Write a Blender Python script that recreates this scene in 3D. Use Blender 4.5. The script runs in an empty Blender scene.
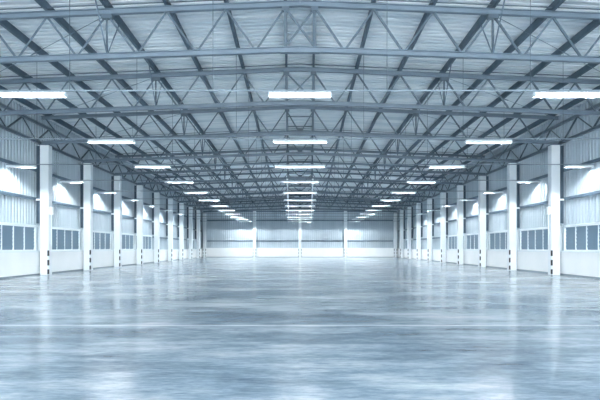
import bpy, math, random
from mathutils import Vector
random.seed(7)
C = bpy.context.scene.collection
FL = 0.01863            # the hall widens slightly towards its far end
CAMZ = 1.31
HALF = 11.68            # inner face of the columns at depth 0
WALLX = 12.45
FIRST = 28.4            # depth of the first visible column
BAY = 6.0
END = 82.75
START = -9.0
ORD = ['zeroth', 'first', 'second', 'third', 'fourth', 'fifth', 'sixth', 'seventh', 'eighth', 'ninth',
       'tenth', 'eleventh', 'twelfth', 'thirteenth']
SIDE = {-1: 'left', 1: 'right'}

def fx(x0, y):
    return x0 + FL * y
def top_z(x):            # centre of a truss top chord
    return 8.16 - 0.043 * abs(x)
def bot_z(x):            # centre of a truss bottom chord
    return 6.88 - 0.036 * abs(x)
def roof_z(x):
    return top_z(x) + 0.32

# ------------------------------------------------------------------ materials
def mat(name, col, rough=0.5, metal=0.0, spec=0.5):
    m = bpy.data.materials.new(name); m.use_nodes = True
    b = m.node_tree.nodes['Principled BSDF']
    b.inputs['Base Color'].default_value = (*col, 1)
    b.inputs['Roughness'].default_value = rough
    b.inputs['Metallic'].default_value = metal
    b.inputs['Specular IOR Level'].default_value = spec
    return m, m.node_tree.nodes, m.node_tree.links, b

def noisy(name, c1, c2, rough, scale, metal=0.0, stretch=(1, 1, 1), lo=0.35, hi=0.65, bump=0.0, detail=4, spec=0.5):
    m, n, l, b = mat(name, c1, rough, metal, spec)
    tc = n.new('ShaderNodeTexCoord'); mp = n.new('ShaderNodeMapping')
    mp.inputs['Scale'].default_value = stretch
    nz = n.new('ShaderNodeTexNoise'); nz.inputs['Scale'].default_value = scale; nz.inputs['Detail'].default_value = detail
    r = n.new('ShaderNodeValToRGB')
    r.color_ramp.elements[0].position = lo; r.color_ramp.elements[1].position = hi
    r.color_ramp.elements[0].color = (*c1, 1); r.color_ramp.elements[1].color = (*c2, 1)
    l.new(tc.outputs['Object'], mp.inputs['Vector']); l.new(mp.outputs[0], nz.inputs['Vector'])
    l.new(nz.outputs['Fac'], r.inputs['Fac']); l.new(r.outputs[0], b.inputs['Base Color'])
    if bump:
        bp = n.new('ShaderNodeBump'); bp.inputs['Strength'].default_value = bump; bp.inputs['Distance'].default_value = 0.02
        l.new(nz.outputs['Fac'], bp.inputs['Height']); l.new(bp.outputs[0], b.inputs['Normal'])
    return m

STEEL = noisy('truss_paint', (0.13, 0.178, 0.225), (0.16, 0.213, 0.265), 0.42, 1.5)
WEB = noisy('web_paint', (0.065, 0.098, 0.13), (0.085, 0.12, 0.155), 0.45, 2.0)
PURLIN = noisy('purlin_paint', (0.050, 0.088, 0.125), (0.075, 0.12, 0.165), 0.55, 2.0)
GIRT = noisy('girt_paint', (0.10, 0.16, 0.22), (0.14, 0.21, 0.28), 0.5, 2.0)
ROOF = noisy('roof_sheet', (0.62, 0.69, 0.73), (0.90, 0.93, 0.94), 0.5, 1.0, stretch=(0.3, 2.6, 1), lo=0.33, hi=0.6, detail=6)
CLAD = noisy('wall_sheet', (0.46, 0.55, 0.61), (0.53, 0.61, 0.67), 0.5, 1.2, stretch=(1, 2, 0.2))
WHITE = noisy('white_wall_paint', (0.86, 0.90, 0.91), (0.90, 0.93, 0.94), 0.6, 0.8)
COLM = noisy('column_paint', (0.80, 0.86, 0.89), (0.85, 0.90, 0.93), 0.5, 1.0)
TRIM = mat('white_trim', (0.80, 0.87, 0.90), 0.45)[0]
HOOD = mat('lamp_enamel', (0.82, 0.89, 0.92), 0.35)[0]
RAILM = mat('conduit_zinc', (0.20, 0.25, 0.29), 0.5)[0]
BOXM = mat('box_plastic', (0.85, 0.90, 0.92), 0.4)[0]

def glass():
    m, n, l, b = mat('louvre_glass', (0.17, 0.255, 0.33), 0.35, 0.0, 0.25)
    return m
GLASS = glass()

def tube_mat(name, strength):
    m = bpy.data.materials.new(name); m.use_nodes = True
    n = m.node_tree.nodes; l = m.node_tree.links; n.clear()
    e = n.new('ShaderNodeEmission'); o = n.new('ShaderNodeOutputMaterial')
    e.inputs['Color'].default_value = (0.95, 0.985, 1.0, 1); e.inputs['Strength'].default_value = strength
    l.new(e.outputs[0], o.inputs[0]); return m
TUBES = {'bright': tube_mat('bright_tube', 850), 'mid': tube_mat('soft_tube', 360), 'far': tube_mat('strong_tube', 1500), 'dim': tube_mat('dim_tube', 950)}

def guard_mat():         # black and white bands on the corner guards
    m, n, l, b = mat('striped_guard', (0.8, 0.85, 0.88), 0.45)
    tc = n.new('ShaderNodeTexCoord'); sp = n.new('ShaderNodeSeparateXYZ')
    a = n.new('ShaderNodeMath'); a.operation = 'MULTIPLY'; a.inputs[1].default_value = 1 / 0.46
    f = n.new('ShaderNodeMath'); f.operation = 'FRACT'
    g = n.new('ShaderNodeMath'); g.operation = 'GREATER_THAN'; g.inputs[1].default_value = 0.60
    r = n.new('ShaderNodeMix'); r.data_type = 'RGBA'
    r.inputs['A'].default_value = (0.010, 0.014, 0.02, 1); r.inputs['B'].default_value = (0.78, 0.84, 0.88, 1)
    l.new(tc.outputs['Object'], sp.inputs[0]); l.new(sp.outputs['Z'], a.inputs[0]); l.new(a.outputs[0], f.inputs[0])
    l.new(f.outputs[0], g.inputs[0]); l.new(g.outputs[0], r.inputs['Factor']); l.new(r.outputs['Result'], b.inputs['Base Color'])
    return m
GUARD = guard_mat()

def floor_mat():
    m, n, l, b = mat('polished_concrete', (0.5, 0.6, 0.68), 0.2, 0.0, 0.13)
    tc = n.new('ShaderNodeTexCoord')
    def noise(sx, sy, scale, det, rough=0.55, loc=(0, 0, 0)):
        mp = n.new('ShaderNodeMapping'); mp.inputs['Scale'].default_value = (sx, sy, 1); mp.inputs['Location'].default_value = loc
        z = n.new('ShaderNodeTexNoise'); z.inputs['Scale'].default_value = scale; z.inputs['Detail'].default_value = det
        z.inputs['Roughness'].default_value = rough
        l.new(tc.outputs['Object'], mp.inputs[0]); l.new(mp.outputs[0], z.inputs['Vector']); return z.outputs['Fac']
    big = noise(0.6, 1.0, 0.5, 5, 0.6)
    streak = noise(0.5, 1.5, 1.7, 9, 0.7, (3, 1, 0))
    fine = noise(1.0, 3.0, 6.0, 6, 0.7, (7, 2, 0))
    def mth(op, x, y):
        q = n.new('ShaderNodeMath'); q.operation = op
        for i, v in enumerate((x, y)):
            if isinstance(v, (int, float)): q.inputs[i].default_value = v
            else: l.new(v, q.inputs[i])
        return q.outputs[0]
    s = mth('ADD', mth('MULTIPLY', big, 0.50), mth('ADD', mth('MULTIPLY', streak, 0.30), mth('MULTIPLY', fine, 0.20)))
    r = n.new('ShaderNodeValToRGB'); cr = r.color_ramp
    cr.elements[0].position = 0.40; cr.elements[0].color = (0.075, 0.118, 0.162, 1)
    cr.elements[1].position = 0.60; cr.elements[1].color = (0.46, 0.51, 0.545, 1)
    e = cr.elements.new(0.49); e.color = (0.20, 0.262, 0.318, 1)
    l.new(s, r.inputs['Fac'])
    # one light filled joint running straight across the hall
    sp = n.new('ShaderNodeSeparateXYZ'); l.new(tc.outputs['Object'], sp.inputs[0])
    d = mth('ABSOLUTE', mth('SUBTRACT', sp.outputs['Y'], 9.9), 0)
    j = mth('MULTIPLY', mth('LESS_THAN', d, 0.09), mth('MULTIPLY', streak, 0.75))
    mx = n.new('ShaderNodeMix'); mx.data_type = 'RGBA'
    l.new(j, mx.inputs['Factor']); l.new(r.outputs[0], mx.inputs['A']); mx.inputs['B'].default_value = (0.84, 0.89, 0.92, 1)
    l.new(mx.outputs['Result'], b.inputs['Base Color'])
    rr = n.new('ShaderNodeMapRange'); rr.inputs['From Min'].default_value = 0.35; rr.inputs['From Max'].default_value = 0.65
    rr.inputs['To Min'].default_value = 0.13; rr.inputs['To Max'].default_value = 0.21
    l.new(streak, rr.inputs['Value']); l.new(rr.outputs[0], b.inputs['Roughness'])
    bp = n.new('ShaderNodeBump'); bp.inputs['Strength'].default_value = 0.05; bp.inputs['Distance'].default_value = 0.02
    l.new(streak, bp.inputs['Height']); l.new(bp.outputs[0], b.inputs['Normal'])
    return m
FLOOR = floor_mat()

# ------------------------------------------------------------------ mesh helpers
class MB:
    def __init__(self): self.v = []; self.f = []
    def add(self, vs, fs):
        o = len(self.v); self.v += [tuple(p) for p in vs]; self.f += [[i + o for i in q] for q in fs]; return self
    def box(self, x0, x1, y0, y1, z0, z1):
        return self.add([(x0, y0, z0), (x1, y0, z0), (x1, y1, z0), (x0, y1, z0), (x0, y0, z1), (x1, y0, z1), (x1, y1, z1), (x0, y1, z1)],
                        [(3, 2, 1, 0), (4, 5, 6, 7), (0, 1, 5, 4), (1, 2, 6, 5), (2, 3, 7, 6), (3, 0, 4, 7)])
    def chamfer_box(self, x0, x1, y0, y1, z0, z1, c):
        pr = [(x0 + c, y0), (x1 - c, y0), (x1, y0 + c), (x1, y1 - c), (x1 - c, y1), (x0 + c, y1), (x0, y1 - c), (x0, y0 + c)]
        n = 8
        vs = [(x, y, z0) for x, y in pr] + [(x, y, z1) for x, y in pr]
        fs = [tuple(range(n))[::-1], tuple(range(n, 2 * n))] + [(i, (i + 1) % n, n + (i + 1) % n, n + i) for i in range(n)]
        return self.add(vs, fs)
    def sweep(self, p, q, prof, up=(0, 0, 1)):       # a closed profile (side, up) drawn from p to q
        p = Vector(p); q = Vector(q); d = (q - p).normalized(); u = Vector(up)
        if abs(d.dot(u)) > 0.98: u = Vector((0, 1, 0))
        s = d.cross(u).normalized(); u = s.cross(d).normalized(); n = len(prof)
        vs = [p + s * a + u * b for a, b in prof] + [q + s * a + u * b for a, b in prof]
        fs = [tuple(range(n)), tuple(range(n, 2 * n))[::-1]] + [(i, n + i, n + (i + 1) % n, (i + 1) % n) for i in range(n)]
        return self.add(vs, fs)
    def tube(self, p, q, r, n=8):
        return self.sweep(p, q, [(r * math.cos(2 * math.pi * i / n), r * math.sin(2 * math.pi * i / n)) for i in range(n)])
    def build(self, name, m, parent=None, loc=(0, 0, 0)):
        me = bpy.data.meshes.new(name); me.from_pydata(self.v, [], self.f); me.materials.append(m); me.update()
        o = bpy.data.objects.new(name, me); C.objects.link(o); o.location = loc
        if parent: o.parent = parent
        return o

def isec(w, h, t=0.018):
    a = w / 2; b = h / 2; s = t / 2
    return [(-a, -b), (a, -b), (a, -b + t), (s, -b + t), (s, b - t), (a, b - t), (a, b), (-a, b), (-a, b - t), (-s, b - t), (-s, -b + t), (-a, -b + t)]
def csec(w, h, t=0.012, lip=0.03):
    a = w / 2; b = h / 2
    return [(-a, -b), (a, -b), (a, -b + lip), (a - t, -b + lip), (a - t, -b + t), (-a + t, -b + t),
            (-a + t, b - t), (a - t, b - t), (a - t, b - lip), (a, b - lip), (a, b), (-a, b)]
def angle(w, t=0.012):
    a = w / 2
    return [(-a, -a), (a, -a), (a, -a + t), (-a + t, -a + t), (-a + t, a), (-a, a)]

def tag(o, label, cat, group=None, kind='thing'):
    o['label'] = label; o['category'] = cat; o['kind'] = kind
    if group: o['group'] = group
    return o
def empty(name, loc):
    o = bpy.data.objects.new(name, None); C.objects.link(o); o.location = loc; o.empty_display_size = 0.2; return o
def struct(o, label, cat):
    o['label'] = label; o['category'] = cat; o['kind'] = 'structure'; return o
def copy_tree(o, parent=None):
    c = o.copy(); C.objects.link(c)
    if parent: c.parent = parent
    for ch in list(o.children): copy_tree(ch, c)
    return c

# ------------------------------------------------------------------ the shell
f = MB()
f.add([(-15.2, START, 0), (15.2, START, 0), (15.2, END + 0.4, 0), (-15.2, END + 0.4, 0), (-15.2, START, -0.2), (15.2, START, -0.2), (15.2, END + 0.4, -0.2), (-15.2, END + 0.4, -0.2)],
      [(0, 1, 2, 3), (7, 6, 5, 4), (0, 4, 5, 1), (1, 5, 6, 2), (2, 6, 7, 3), (3, 7, 4, 0)])
struct(f.build('floor', FLOOR), 'polished blue grey concrete floor with pale streaks and one light joint', 'floor')

# roof sheet: ribs run down each slope
def roof():
    m = MB(); pitch = 0.30; ys = []
    y = START
    while y < END + 0.3:
        ys += [(y, 0.0), (y + 0.19, 0.0), (y + 0.215, 0.06), (y + 0.275, 0.06)]; y += pitch
    vs = []
    for yy, dz in ys:
        xe = fx(WALLX + 0.35, yy)
        vs += [(-xe, yy, roof_z(xe) + dz), (0, yy, roof_z(0) + dz), (xe, yy, roof_z(xe) + dz)]
    up = [(x, yy, z + 0.06) for x, yy, z in vs]
    n = len(ys); fs = []
    for i in range(n - 1):
        a = 3 * i
        fs += [(a, a + 1, a + 4, a + 3), (a + 1, a + 2, a + 5, a + 4)]
    N = len(vs)
    top = [tuple(k + N for k in q[::-1]) for q in fs]
    m.add(vs + up, fs + top)
    return m.build('ceiling', ROOF)
struct(roof(), 'pale ribbed metal roof sheet over the whole hall', 'roof')

WIN_BAYS = [0, 1, 2, 3, 4, 8]         # bay k ends at column k (k = 0 is the bay in front of the first column)
def bay_y(k): return FIRST + BAY * (k - 1) + 0.5, FIRST + BAY * k + 0.01
for s in (-1, 1):
    root = empty('wall_' + SIDE[s], (s * fx(WALLX, 20), 20, 0)); ox, oy = s * fx(WALLX, 20), 20
    # low masonry wall, its inner face near the outer face of the columns
    def strip(m, x_in, x_out, y0, y1, z0, z1):
        m.add([(s * fx(a, y) - ox, y - oy, z) for z in (z0, z1) for (a, y) in ((x_in, y0), (x_out, y0), (x_out, y1), (x_in, y1))],
              [(3, 2, 1, 0), (4, 5, 6, 7), (0, 1, 5, 4), (1, 2, 6, 5), (2, 3, 7, 6), (3, 0, 4, 7)])
    m = MB(); strip(m, 12.20, 12.62, START, END + 0.3, 0, 1.10)
    m.build('low_wall', WHITE, root)
    m = MB(); strip(m, 12.16, 12.62, START, END + 0.3, 1.10, 1.17)
    m.build('sill', TRIM, root)
    # ribbed cladding, cut out for the window band
    m = MB()
    def clad(y0, y1, z0, z1f):
        y = y0; pts = []
        while y < y1 - 0.02:
            for dy, dx in ((0, 0.0), (0.19, 0.0), (0.215, -0.045), (0.275, -0.045)):
                if y + dy < y1: pts.append((y + dy, dx))
            y += 0.30
        pts.append((y1, 0.0))
        vs = []
        for yy, dx in pts:
            xe = fx(WALLX + dx, yy)
            zt = z1f(fx(WALLX, yy))
            vs += [(s * xe - ox, yy - oy, z0), (s * xe - ox, yy - oy, zt), (s * (xe + 0.08) - ox, yy - oy, z0), (s * (xe + 0.08) - ox, yy - oy, zt)]
        fs = []
        for i in range(len(pts) - 1):
            a = 4 * i
            fs += [(a, a + 1, a + 5, a + 4), (a + 2, a + 6, a + 7, a + 3), (a, a + 4, a + 6, a + 2), (a + 1, a + 3, a + 7, a + 5)]
        e = 4 * (len(pts) - 1)
        fs += [(0, 2, 3, 1), (e, e + 1, e + 3, e + 2)]
        m.add(vs, fs)
    clad(START, END + 0.3, 2.37, lambda x: roof_z(x) + 0.03)
    edges = [(bay_y(k)[0], bay_y(k)[1]) for k in WIN_BAYS]
    edges = [(START, bay_y(0)[0] - 6.0)] + edges
    y = bay_y(0)[0] - 0.48
    clad(START, bay_y(0)[0] + 0.03, 1.17, lambda x: 2.37)
    prev = None
    for k in range(0, 10):
        y0, y1 = bay_y(k)
        if k not in WIN_BAYS: clad(y0 - 0.56, y1 + 0.03 if k < 9 else END + 0.3, 1.17, lambda x: 2.37)
        else: clad(y0 - 0.56, y0 + 0.03, 1.17, lambda x: 2.37)
    m.build('cladding', CLAD, root)
    struct(root, SIDE[s] + ' long wall of pale ribbed cladding above a low white masonry wall', 'wall')
    m = MB()
    m.add([(s * fx(a, y) - ox, y - oy, z) for z in (0, 0.07) for (a, y) in ((12.17, START), (12.21, START), (12.21, END), (12.17, END))],
          [(3, 2, 1, 0), (4, 5, 6, 7), (0, 1, 5, 4), (1, 2, 6, 5), (2, 3, 7, 6), (3, 0, 4, 7)])
    o = m.build('baseboard_' + SIDE[s], RAILM, None, (ox, oy, 0))
    struct(o, 'thin grey skirting along the foot of the ' + SIDE[s] + ' wall', 'skirting')

# far end wall
m = MB(); xe = fx(WALLX + 0.3, END)
root = empty('wall_far', (0, END, 0))
MB().box(-xe, xe, -0.12, 0.35, 0, 1.28).build('low_wall', WHITE, root)
MB().box(-xe, xe, -0.15, 0.35, 1.28, 1.33).build('sill', TRIM, root)
pts = []; x = -xe
while x < xe - 0.02:
    for dx, dy in ((0, 0.0), (0.19, 0.0), (0.215, -0.045), (0.275, -0.045)):
        if x + dx < xe: pts.append((x + dx, dy))
    x += 0.30
pts.append((xe, 0.0))
vs = []; fs = []
for px, dy in pts:
    zt = roof_z(px) + 0.03
    vs += [(px, dy, 1.33), (px, dy, zt), (px, dy + 0.12, 1.33), (px, dy + 0.12, zt)]
for i in range(len(pts) - 1):
    a = 4 * i
    fs += [(a, a + 4, a + 5, a + 1), (a + 2, a + 3, a + 7, a + 6), (a, a + 2, a + 6, a + 4), (a + 1, a + 5, a + 7, a + 3)]
MB().add(vs, fs).build('cladding', CLAD, root)
struct(root, 'far end wall of ribbed cladding above a white low wall', 'wall')
m = MB().box(-fx(12.15, END), fx(12.15, END), -0.16, -0.12, 0, 0.07)
struct(m.build('baseboard_far', RAILM, None, (0, END, 0)), 'thin grey skirting along the foot of the far wall', 'skirting')

# ------------------------------------------------------------------ windows in the long walls
wn = 0
WHERE = ['in front of the first column', 'between the first and second columns', 'between the second and third columns',
         'between the third and fourth columns', 'between the fourth and fifth columns', '', '', '', 'between the eighth and ninth columns']
for s in (-1, 1):
    for k in WIN_BAYS:
        wn += 1
        y0, y1 = bay_y(k); ym = (y0 + y1) / 2; X = fx(12.37, ym)
        root = empty('window_%d' % wn, (s * X, ym, 1.17))
        root.rotation_euler = (0, 0, -s * math.atan(FL))
        L = (y1 - y0) / 2; H = 1.15
        fr = MB()
        fr.box(-0.09, 0.09, -L, L, 0.0, 0.06).box(-0.10, 0.10, -L, L, H - 0.02, H + 0.10)
        fr.box(-0.09, 0.09, -L, -L + 0.06, 0.06, H - 0.02).box(-0.09, 0.09, L - 0.06, L, 0.06, H - 0.02)
        fr.build('window_frame', TRIM, root)
        nl = 5; w = (2 * L - 0.12) / nl
        for i in range(1, nl):
            yy = -L + 0.06 + i * w
            MB().box(-0.035, 0.035, yy - 0.035, yy + 0.035, 0.06, H - 0.02).build('mullion', TRIM, root)
        for i in range(nl):
            a = -L + 0.06 + i * w + (0.035 if i else 0); b = -L + 0.06 + (i + 1) * w - (0.035 if i < nl - 1 else 0)
            g = MB(); ns = 6; hh = (H - 0.11) / ns
            for j in range(ns):                # overlapping tilted slats of glass
                z = 0.06 + j * hh; t = 0.008
                ii, oo = s * 0.010, -s * 0.026
                g.add([(ii, a, z), (ii, b, z), (oo, b, z + hh + 0.03), (oo, a, z + hh + 0.03),
                       (ii + s * t, a, z), (ii + s * t, b, z), (oo + s * t, b, z + hh + 0.03), (oo + s * t, a, z + hh + 0.03)],
                      [(0, 1, 2, 3), (7, 6, 5, 4), (0, 4, 5, 1), (1, 5, 6, 2), (2, 6, 7, 3), (3, 7, 4, 0)])
            g.build('louvre_pane', GLASS, root)
        struct(root, 'blue grey louvre window band in the %s wall %s' % (SIDE[s], WHERE[k]), 'window')

# ------------------------------------------------------------------ columns
def column(x, y, ztop, sin, label, group, guards=(1,), post=True):
    """sin: direction of the hall's middle from this column (-1 / +1)"""
    root = empty('support_column', (x, y, 0))
    MB().chamfer_box(-0.21, 0.21, 0, 0.42, 0, ztop, 0.012).build('shaft', COLM, root)
    for g in guards:
        q = MB(); e = 0.214
        gx = g * sin
        xs = sorted((gx * e, gx * (e - 0.06)))
        q.box(xs[0], xs[1], -0.012, -0.001, 0.03, 1.36)
        xs = sorted((gx * 0.211, gx * 0.222))
        q.box(xs[0], xs[1], -0.012, 0.065, 0.03, 1.36)
        q.build('corner_guard', GUARD, root)
    MB().box(-0.26, 0.26, -0.05, 0.47, ztop, ztop + 0.03).build('bearing_plate', GIRT, root)
    if post:
        p = MB(); xo = -sin * 0.215; x1 = -sin * 0.40
        p.sweep((-sin * 0.305, 0.09, 2.5), (-sin * 0.305, 0.09, ztop - 0.02), isec(0.14, 0.17), (1, 0, 0))
        p.build('wall_post', PURLIN, root)
        MB().box(min(xo, x1), max(xo, x1), -0.02, 0.02, 3.62, 3.70).build('bracket', TRIM, root)
    tag(root, label, 'column', group)
    return root
for s in (-1, 1):
    for k in range(1, 11):
        y = FIRST + BAY * (k - 1); x = fx(HALF + 0.21, y)
        if k == 10: y -= 0.25
        zt = bot_z(x) - 0.125
        where = ('white square concrete column with striped corner guard, %s from the front along the %s wall' % (ORD[k], SIDE[s])) if k < 10 else \
            'white column with striped guards in the far %s corner' % SIDE[s]
        column(s * x, y, zt, -s, where, 'columns along the side walls', (1,) if k < 10 else (1, -1), k < 10)
for x, lab in ((-6.4, 'white column against the far wall, left of the middle one'), (0, 'white column against the middle of the far wall'),
               (6.4, 'white column against the far wall, right of the middle one')):
    column(x, END - 0.6, bot_z(x) - 0.125, 1, lab, 'columns along the far wall', (1, -1), False)
for s in (-1, 1):
    y = FIRST + 0.10; x = s * (fx(HALF, y) - 0.075)
    root = empty('junction_box', (x, y, 2.95))
    MB().chamfer_box(-0.075, 0.075, 0, 0.2, 0, 0.36, 0.02).build('case', BOXM, root)
    MB().box(-0.02, 0.02, 0.06, 0.10, -1.5, 0).build('conduit', TRIM, root)
    tag(root, 'small white box on the inner side of the first %s column' % SIDE[s], 'box', 'boxes on the first columns')

# ------------------------------------------------------------------ girts along the walls
for s in (-1, 1):
    for z, nm, y1, y0 in ((3.70, 'lower', END - 0.2, START), (5.10, 'upper', END - 0.2, START), (2.30, 'short', FIRST + BAY * 7 - .1, FIRST + BAY * 4 + .5)):
        a = Vector((s * fx(WALLX - 0.10, y0), y0, z)); b = Vector((s * fx(WALLX - 0.10, y1), y1, z))
        m = MB(); m.sweep((0, 0, 0), b - a, csec(0.10, 0.13) if s > 0 else [(-u, v) for u, v in csec(0.10, 0.13)][::-1])
        lab = {'lower': 'dark steel girt running along the %s wall above the windows', 'upper': 'dark upper steel girt along the %s wall just under lamp height',
               'short': 'short dark girt on the windowless far part of the %s wall'}[nm] % SIDE[s]
        tag(m.build('wall_girt', GIRT, None, a), lab, 'girt', 'girts on the side walls')
for z, lab in ((2.30, 'lowest dark girt across the far wall'), (5.22, 'middle dark girt across the far wall'), (6.50, 'topmost dark girt across the far wall')):
    m = MB(); m.sweep((-fx(11.6, END), 0, 0), (fx(11.6, END), 0, 0), csec(0.09, 0.13))
    tag(m.build('wall_girt', GIRT, None, (0, END - 0.10, z)), lab, 'girt', 'girts on the far wall')

# ------------------------------------------------------------------ trusses
PX = [0.10, 1.77, 3.43, 5.10, 6.78, 8.45, 10.12, 11.80]      # purlin lines either side of the ridge
def truss(k):
    y = 16.4 + BAY * k
    if k == 11: y = END - 0.85
    root = empty('roof_truss', (0, y, 0))
    E = fx(12.02, y)
    tc = MB(); bc = MB()
    for s in (-1, 1):
        tc.sweep((0, 0, top_z(0)), (s * E, 0, top_z(E)), isec(0.15, 0.155))
        bc.sweep((0, 0, bot_z(0)), (s * E, 0, bot_z(E)), isec(0.15, 0.15))
    tc.build('top_chord', STEEL, root)
    b = bc.build('bottom_chord', STEEL, root)
    MB().box(-0.55, 0.55, -0.085, 0.085, bot_z(0) - 0.105, bot_z(0) - 0.076).build('splice_plate', STEEL, b)
    td = MB()
    for s in (-1, 1): td.tube((0, -0.09, top_z(0) + 0.16), (s * (E - 0.3), -0.09, top_z(E - 0.3) + 0.16), 0.018, 6)
    td.build('tie_rod', WEB, root)
    P = [fx(p, y) for p in PX]
    B = [(P[i] + P[i + 1]) / 2 for i in range(7)]
    A = angle(0.055)
    for s in (-1, 1):
        for i in range(7):
            t0 = (s * P[i], 0, top_z(P[i]) - 0.07); t1 = (s * P[i + 1], 0, top_z(P[i + 1]) - 0.07)
            lo0 = (s * (B[i] - 0.05), 0, bot_z(B[i]) + 0.07); lo1 = (s * (B[i] + 0.05), 0, bot_z(B[i]) + 0.07)
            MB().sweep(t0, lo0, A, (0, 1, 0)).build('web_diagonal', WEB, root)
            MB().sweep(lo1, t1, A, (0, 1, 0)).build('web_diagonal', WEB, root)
        # splice point on the fourth purlin: gusset, hanger and fly braces
        g = P[3]
        MB().box(s * g - 0.15, s * g + 0.15, -0.08, 0.08, top_z(g) - 0.20, top_z(g) - 0.078).build('gusset', WEB, root)
        MB().sweep((s * g, 0, top_z(g) - 0.2), (s * g, 0, bot_z(g) + 0.07), A).build('web_vertical', WEB, root)
        for d in (-1, 1):
            if k == 11 and d == 1: continue
            gx = fx(PX[3], y + d * 1.15)
            MB().tube((s * g, d * 0.03, bot_z(g) + 0.07), (s * gx, d * 1.15, top_z(gx) + 0.09), 0.021, 6).build('fly_brace', STEEL, root)
        # posts beside the ridge
        p = P[0]
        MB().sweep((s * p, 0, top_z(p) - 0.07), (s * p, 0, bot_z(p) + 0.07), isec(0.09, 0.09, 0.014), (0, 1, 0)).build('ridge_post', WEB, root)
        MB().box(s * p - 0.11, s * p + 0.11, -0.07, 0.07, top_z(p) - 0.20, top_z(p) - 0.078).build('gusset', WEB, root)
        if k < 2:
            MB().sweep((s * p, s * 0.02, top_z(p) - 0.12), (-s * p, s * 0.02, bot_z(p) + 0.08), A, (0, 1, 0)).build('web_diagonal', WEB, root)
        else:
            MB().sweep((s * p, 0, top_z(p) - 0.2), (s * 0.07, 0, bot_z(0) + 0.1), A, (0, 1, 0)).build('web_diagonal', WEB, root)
    if k >= 2:
        p = P[0]
        for q in (0.36, 0.74):
            z = top_z(0) * (1 - q) + bot_z(0) * q
            MB().sweep((-p, 0, z), (p, 0, z), angle(0.055)).build('cross_tie', WEB, root)
        MB().box(-0.13, 0.13, -0.05, 0.05, bot_z(0) + 0.075, bot_z(0) + 0.22).build('gusset', WEB, root)
    lab = ['nearest roof truss, its pitched top chord crossing the top of the picture', 'second roof truss from the front, just behind the nearest row of lamps',
           'third roof truss, carried by the first pair of columns']
    tag(root, lab[k] if k < 3 else ('roof truss carried by the %s pair of columns' % ORD[k - 1] if k < 11 else 'last roof truss, close against the far wall'),
        'roof truss', 'roof trusses')
for k in range(12): truss(k)

# purlins on top of the trusses
for s in (-1, 1):
    for i, p in enumerate(PX):
        y0, y1 = 6.0, END - 0.1
        x0, x1 = fx(p, y0), fx(p, y1)
        off = 0.0775 + 0.121
        a = Vector((s * x0, y0, top_z(x0) + off)); b = Vector((s * x1, y1, top_z(x1) + off))
        pr = csec(0.085, 0.225, 0.012, 0.045)
        m = MB(); m.sweep((0, 0, 0), b - a, pr if s > 0 else [(-u, v) for u, v in pr][::-1])
        lab = 'dark purlin beside the ridge, running the length of the %s roof slope' % SIDE[s] if i == 0 else (
            'dark purlin close to the eaves of the %s roof slope' % SIDE[s] if i == len(PX) - 1 else
            'dark purlin running lengthwise, %s out from the ridge on the %s roof slope' % (ORD[i + 1], SIDE[s]))
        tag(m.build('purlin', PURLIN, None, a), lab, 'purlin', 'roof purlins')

# lattice girders along the column heads
for s in (-1, 1):
    y0, y1 = 10.4, END - 1.2
    root = empty('eave_girder', (s * fx(12.26, y0), y0, 0))
    def P(y, z): x = fx(12.26, y); return (s * (x - fx(12.26, y0)), y - y0, z - 0.036 * (x - 12.26))
    MB().sweep(P(y0, 6.50), P(y1, 6.50), isec(0.12, 0.12)).build('bottom_chord', STEEL, root)
    MB().sweep(P(y0, 7.42), P(y1, 7.42), isec(0.12, 0.12)).build('top_chord', STEEL, root)
    y = y0; n = 0
    while y < y1 - 1.4:
        MB().sweep(P(y + 0.02, 6.55 if n % 2 == 0 else 7.37), P(y + 1.48, 7.37 if n % 2 == 0 else 6.55), angle(0.06)).build('web_diagonal', WEB, root)
        y += 1.5; n += 1
    tag(root, 'steel lattice girder along the column heads of the %s wall' % SIDE[s], 'girder', 'eave girders')

# roof bracing rods between neighbouring trusses
for s in (-1, 1):
    for k in range(0, 6):
        ya, yb = 16.4 + BAY * k, 16.4 + BAY * (k + 1)
        xa, xb = fx(PX[3], ya), fx(PX[7], yb)
        a = Vector((s * xa, ya + 0.1, top_z(xa) - 0.02)); b = Vector((s * xb, yb - 0.1, top_z(xb) - 0.02))
        m = MB(); m.tube((0, 0, 0), b - a, 0.010, 6)
        m.tube((b - a) * 0.48, (b - a) * 0.52, 0.02, 6)
        where = ['nearest truss to second truss', 'second truss to third truss', 'first to second pair of columns', 'second to third pair of columns',
                 'third to fourth pair of columns', 'fourth to fifth pair of columns'][k]
        tag(m.build('bracing_rod', STEEL, None, a), 'slanting roof rod on the %s slope, %s' % (SIDE[s], where), 'rod', 'roof bracing rods')

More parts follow.
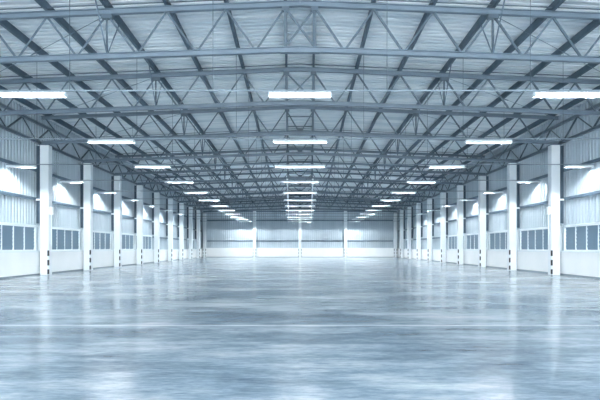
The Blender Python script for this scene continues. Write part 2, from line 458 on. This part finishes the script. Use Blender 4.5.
# ------------------------------------------------------------------ lamps on rails
RIM = 4.83
ROWS = 12
def row_y(r): return 13.6 + BAY * (r - 1)
def lamp(L, lit, cut=0.03):
    root = empty('strip_lamp', (0, 0, 0))
    h = L / 2; w = 0.12; wt = 0.05; H = 0.10; t = 0.006
    m = MB()
    o = [(-w, 0), (-wt, H), (wt, H), (w, 0)]; inn = [(w - t, 0), (wt - t, H - t), (-wt + t, H - t), (-w + t, 0)]
    def trough(m, pr):
        n = len(pr)
        m.add([(-h, y, z) for y, z in pr] + [(h, y, z) for y, z in pr], [(i, (i + 1) % n, n + (i + 1) % n, n + i) for i in range(n)])
    trough(m, o + inn)
    for q in (-1, 1):                              # end caps
        a, b = sorted((q * h, q * (h + 0.012)))
        m.add([(a, -w, 0), (a, -wt, H), (a, wt, H), (a, w, 0), (b, -w, 0), (b, -wt, H), (b, wt, H), (b, w, 0)],
              [(0, 1, 2, 3), (7, 6, 5, 4), (0, 4, 5, 1), (1, 5, 6, 2), (2, 6, 7, 3), (3, 7, 4, 0)])
    hood = m.build('hood', HOOD, root)
    m = MB(); e = 0.003
    trough(m, [(-w + t, 0.001), (-wt + t, H - t), (wt - t, H - t), (w - t, 0.001), (w - t - e, 0.001), (wt - t - e, H - t - e), (-wt + t + e, H - t - e), (-w + t + e, 0.001)])
    m.build('reflector', REFL, root)
    MB().tube((-h + 0.03, 0, 0.037), (h - cut, 0, 0.037), 0.008, 8).build('tube', TUBES[lit], root)
    for q in (-1, 1):
        MB().box(q * h * 0.6 - 0.015, q * h * 0.6 + 0.015, -0.015, 0.015, H, 0.125).build('clip', RAILM, root)
    return root
PROTO = {}
REFL = mat('lamp_reflector', (0.16, 0.17, 0.18), 0.4)[0]
def place_lamp(x, y, L, lit, label, group):
    key = (round(L, 2), lit)
    if key not in PROTO: o = PROTO[key] = lamp(L, lit, 0.5 if lit == 'dim' else 0.03)
    else: o = copy_tree(PROTO[key])
    o.location = (x, y, RIM)
    return tag(o, label, 'lamp', group)
CL = {1: 1.42, 2: 1.76, 3: 2.14, 4: 1.98, 5: 2.14, 6: 2.36, 7: 2.54}
for r in range(1, ROWS + 1):
    y = row_y(r)
    nm = {0: 'row above the camera', -1: 'row behind the camera'}.get(r, '%s row from the front' % ORD[max(r, 0)])
    place_lamp(0, y, CL.get(r, 2.54 + 0.15 * (r - 7) if r > 7 else 1.42), 'mid' if r < 7 or r > 10 else 'bright', 'lit white strip lamp on the centre line, %s' % nm, 'lamps on the centre line')
    for s in (-1, 1):
        place_lamp(s * fx(5.95, y), y, 1.5, 'bright' if r < 8 else 'far', 'lit white strip lamp in the %s half of the hall, %s' % (SIDE[s], nm), 'lamps halfway to the side walls')
        if r >= 3 and r <= 9:
            o = place_lamp(s * fx(11.72, y), y, 1.22, 'dim', 'lit white strip lamp by the %s wall, %s' % (SIDE[s], nm), 'lamps by the side walls')
            o.rotation_euler.z = 0 if s > 0 else math.pi
    root = empty('lamp_rail', (0, y, RIM + 0.14))
    X = fx(12.38, y)
    MB().tube((-X, 0, 0), (X, 0, 0), 0.02, 8).build('pipe', RAILM, root)
    for s in (-1, 1):
        for i in (1, 3, 5):
            px = fx(PX[i], y)
            MB().tube((s * px, 0, 0.01), (s * px, 0, top_z(px) + 0.09 - RIM - 0.14), 0.008, 6).build('hanger', WEB, root)
    tag(root, 'thin pipe rail across the hall carrying the %s of lamps' % nm.replace(' from the front', ' from the front,').rstrip(','), 'rail', 'lamp rails')
# white cable trunking joining the centre lamps
for s in (-1, 1):
    y0, y1 = row_y(4), row_y(11)
    a = Vector((s * fx(0.10, y0), y0, RIM + 0.185))
    b = Vector((s * fx(0.04, y1), y1, RIM + 0.185))
    m = MB(); m.sweep((0, 0, 0), b - a, [(-0.045, -0.022), (0.045, -0.022), (0.045, 0.03), (-0.045, 0.03)])
    for r in range(4, 12):
        q = (b - a) * ((row_y(r) - y0) / (y1 - y0)); m.box(q.x - 0.05, q.x + 0.05, q.y - 0.04, q.y + 0.04, -0.024, 0.035)
    tag(m.build('cable_trunking', HOOD, None, a), 'white cable trunking along the %s side of the centre lamps, like a ladder rail' % SIDE[s], 'trunking', 'trunking over the centre lamps')

# ------------------------------------------------------------------ daylight and camera
w = bpy.data.worlds.new('World'); bpy.context.scene.world = w; w.use_nodes = True
bg = w.node_tree.nodes['Background']; bg.inputs['Color'].default_value = (0.90, 0.96, 1.0, 1); bg.inputs['Strength'].default_value = 6.0
cd = bpy.data.cameras.new('camera'); cam = bpy.data.objects.new('camera', cd); C.objects.link(cam)
cam.location = (0, 0, CAMZ); cam.rotation_euler = (math.pi / 2, 0, 0)
cd.sensor_width = 36; cd.lens = 585 * 36 / 600; cd.shift_y = 48 / 600; cd.clip_end = 300
sc = bpy.context.scene; sc.camera = cam
sc.view_settings.view_transform = 'Standard'; sc.view_settings.look = 'None'
sc.view_settings.exposure = 1.30; sc.view_settings.gamma = 1.0; sc.view_settings.use_curve_mapping = False
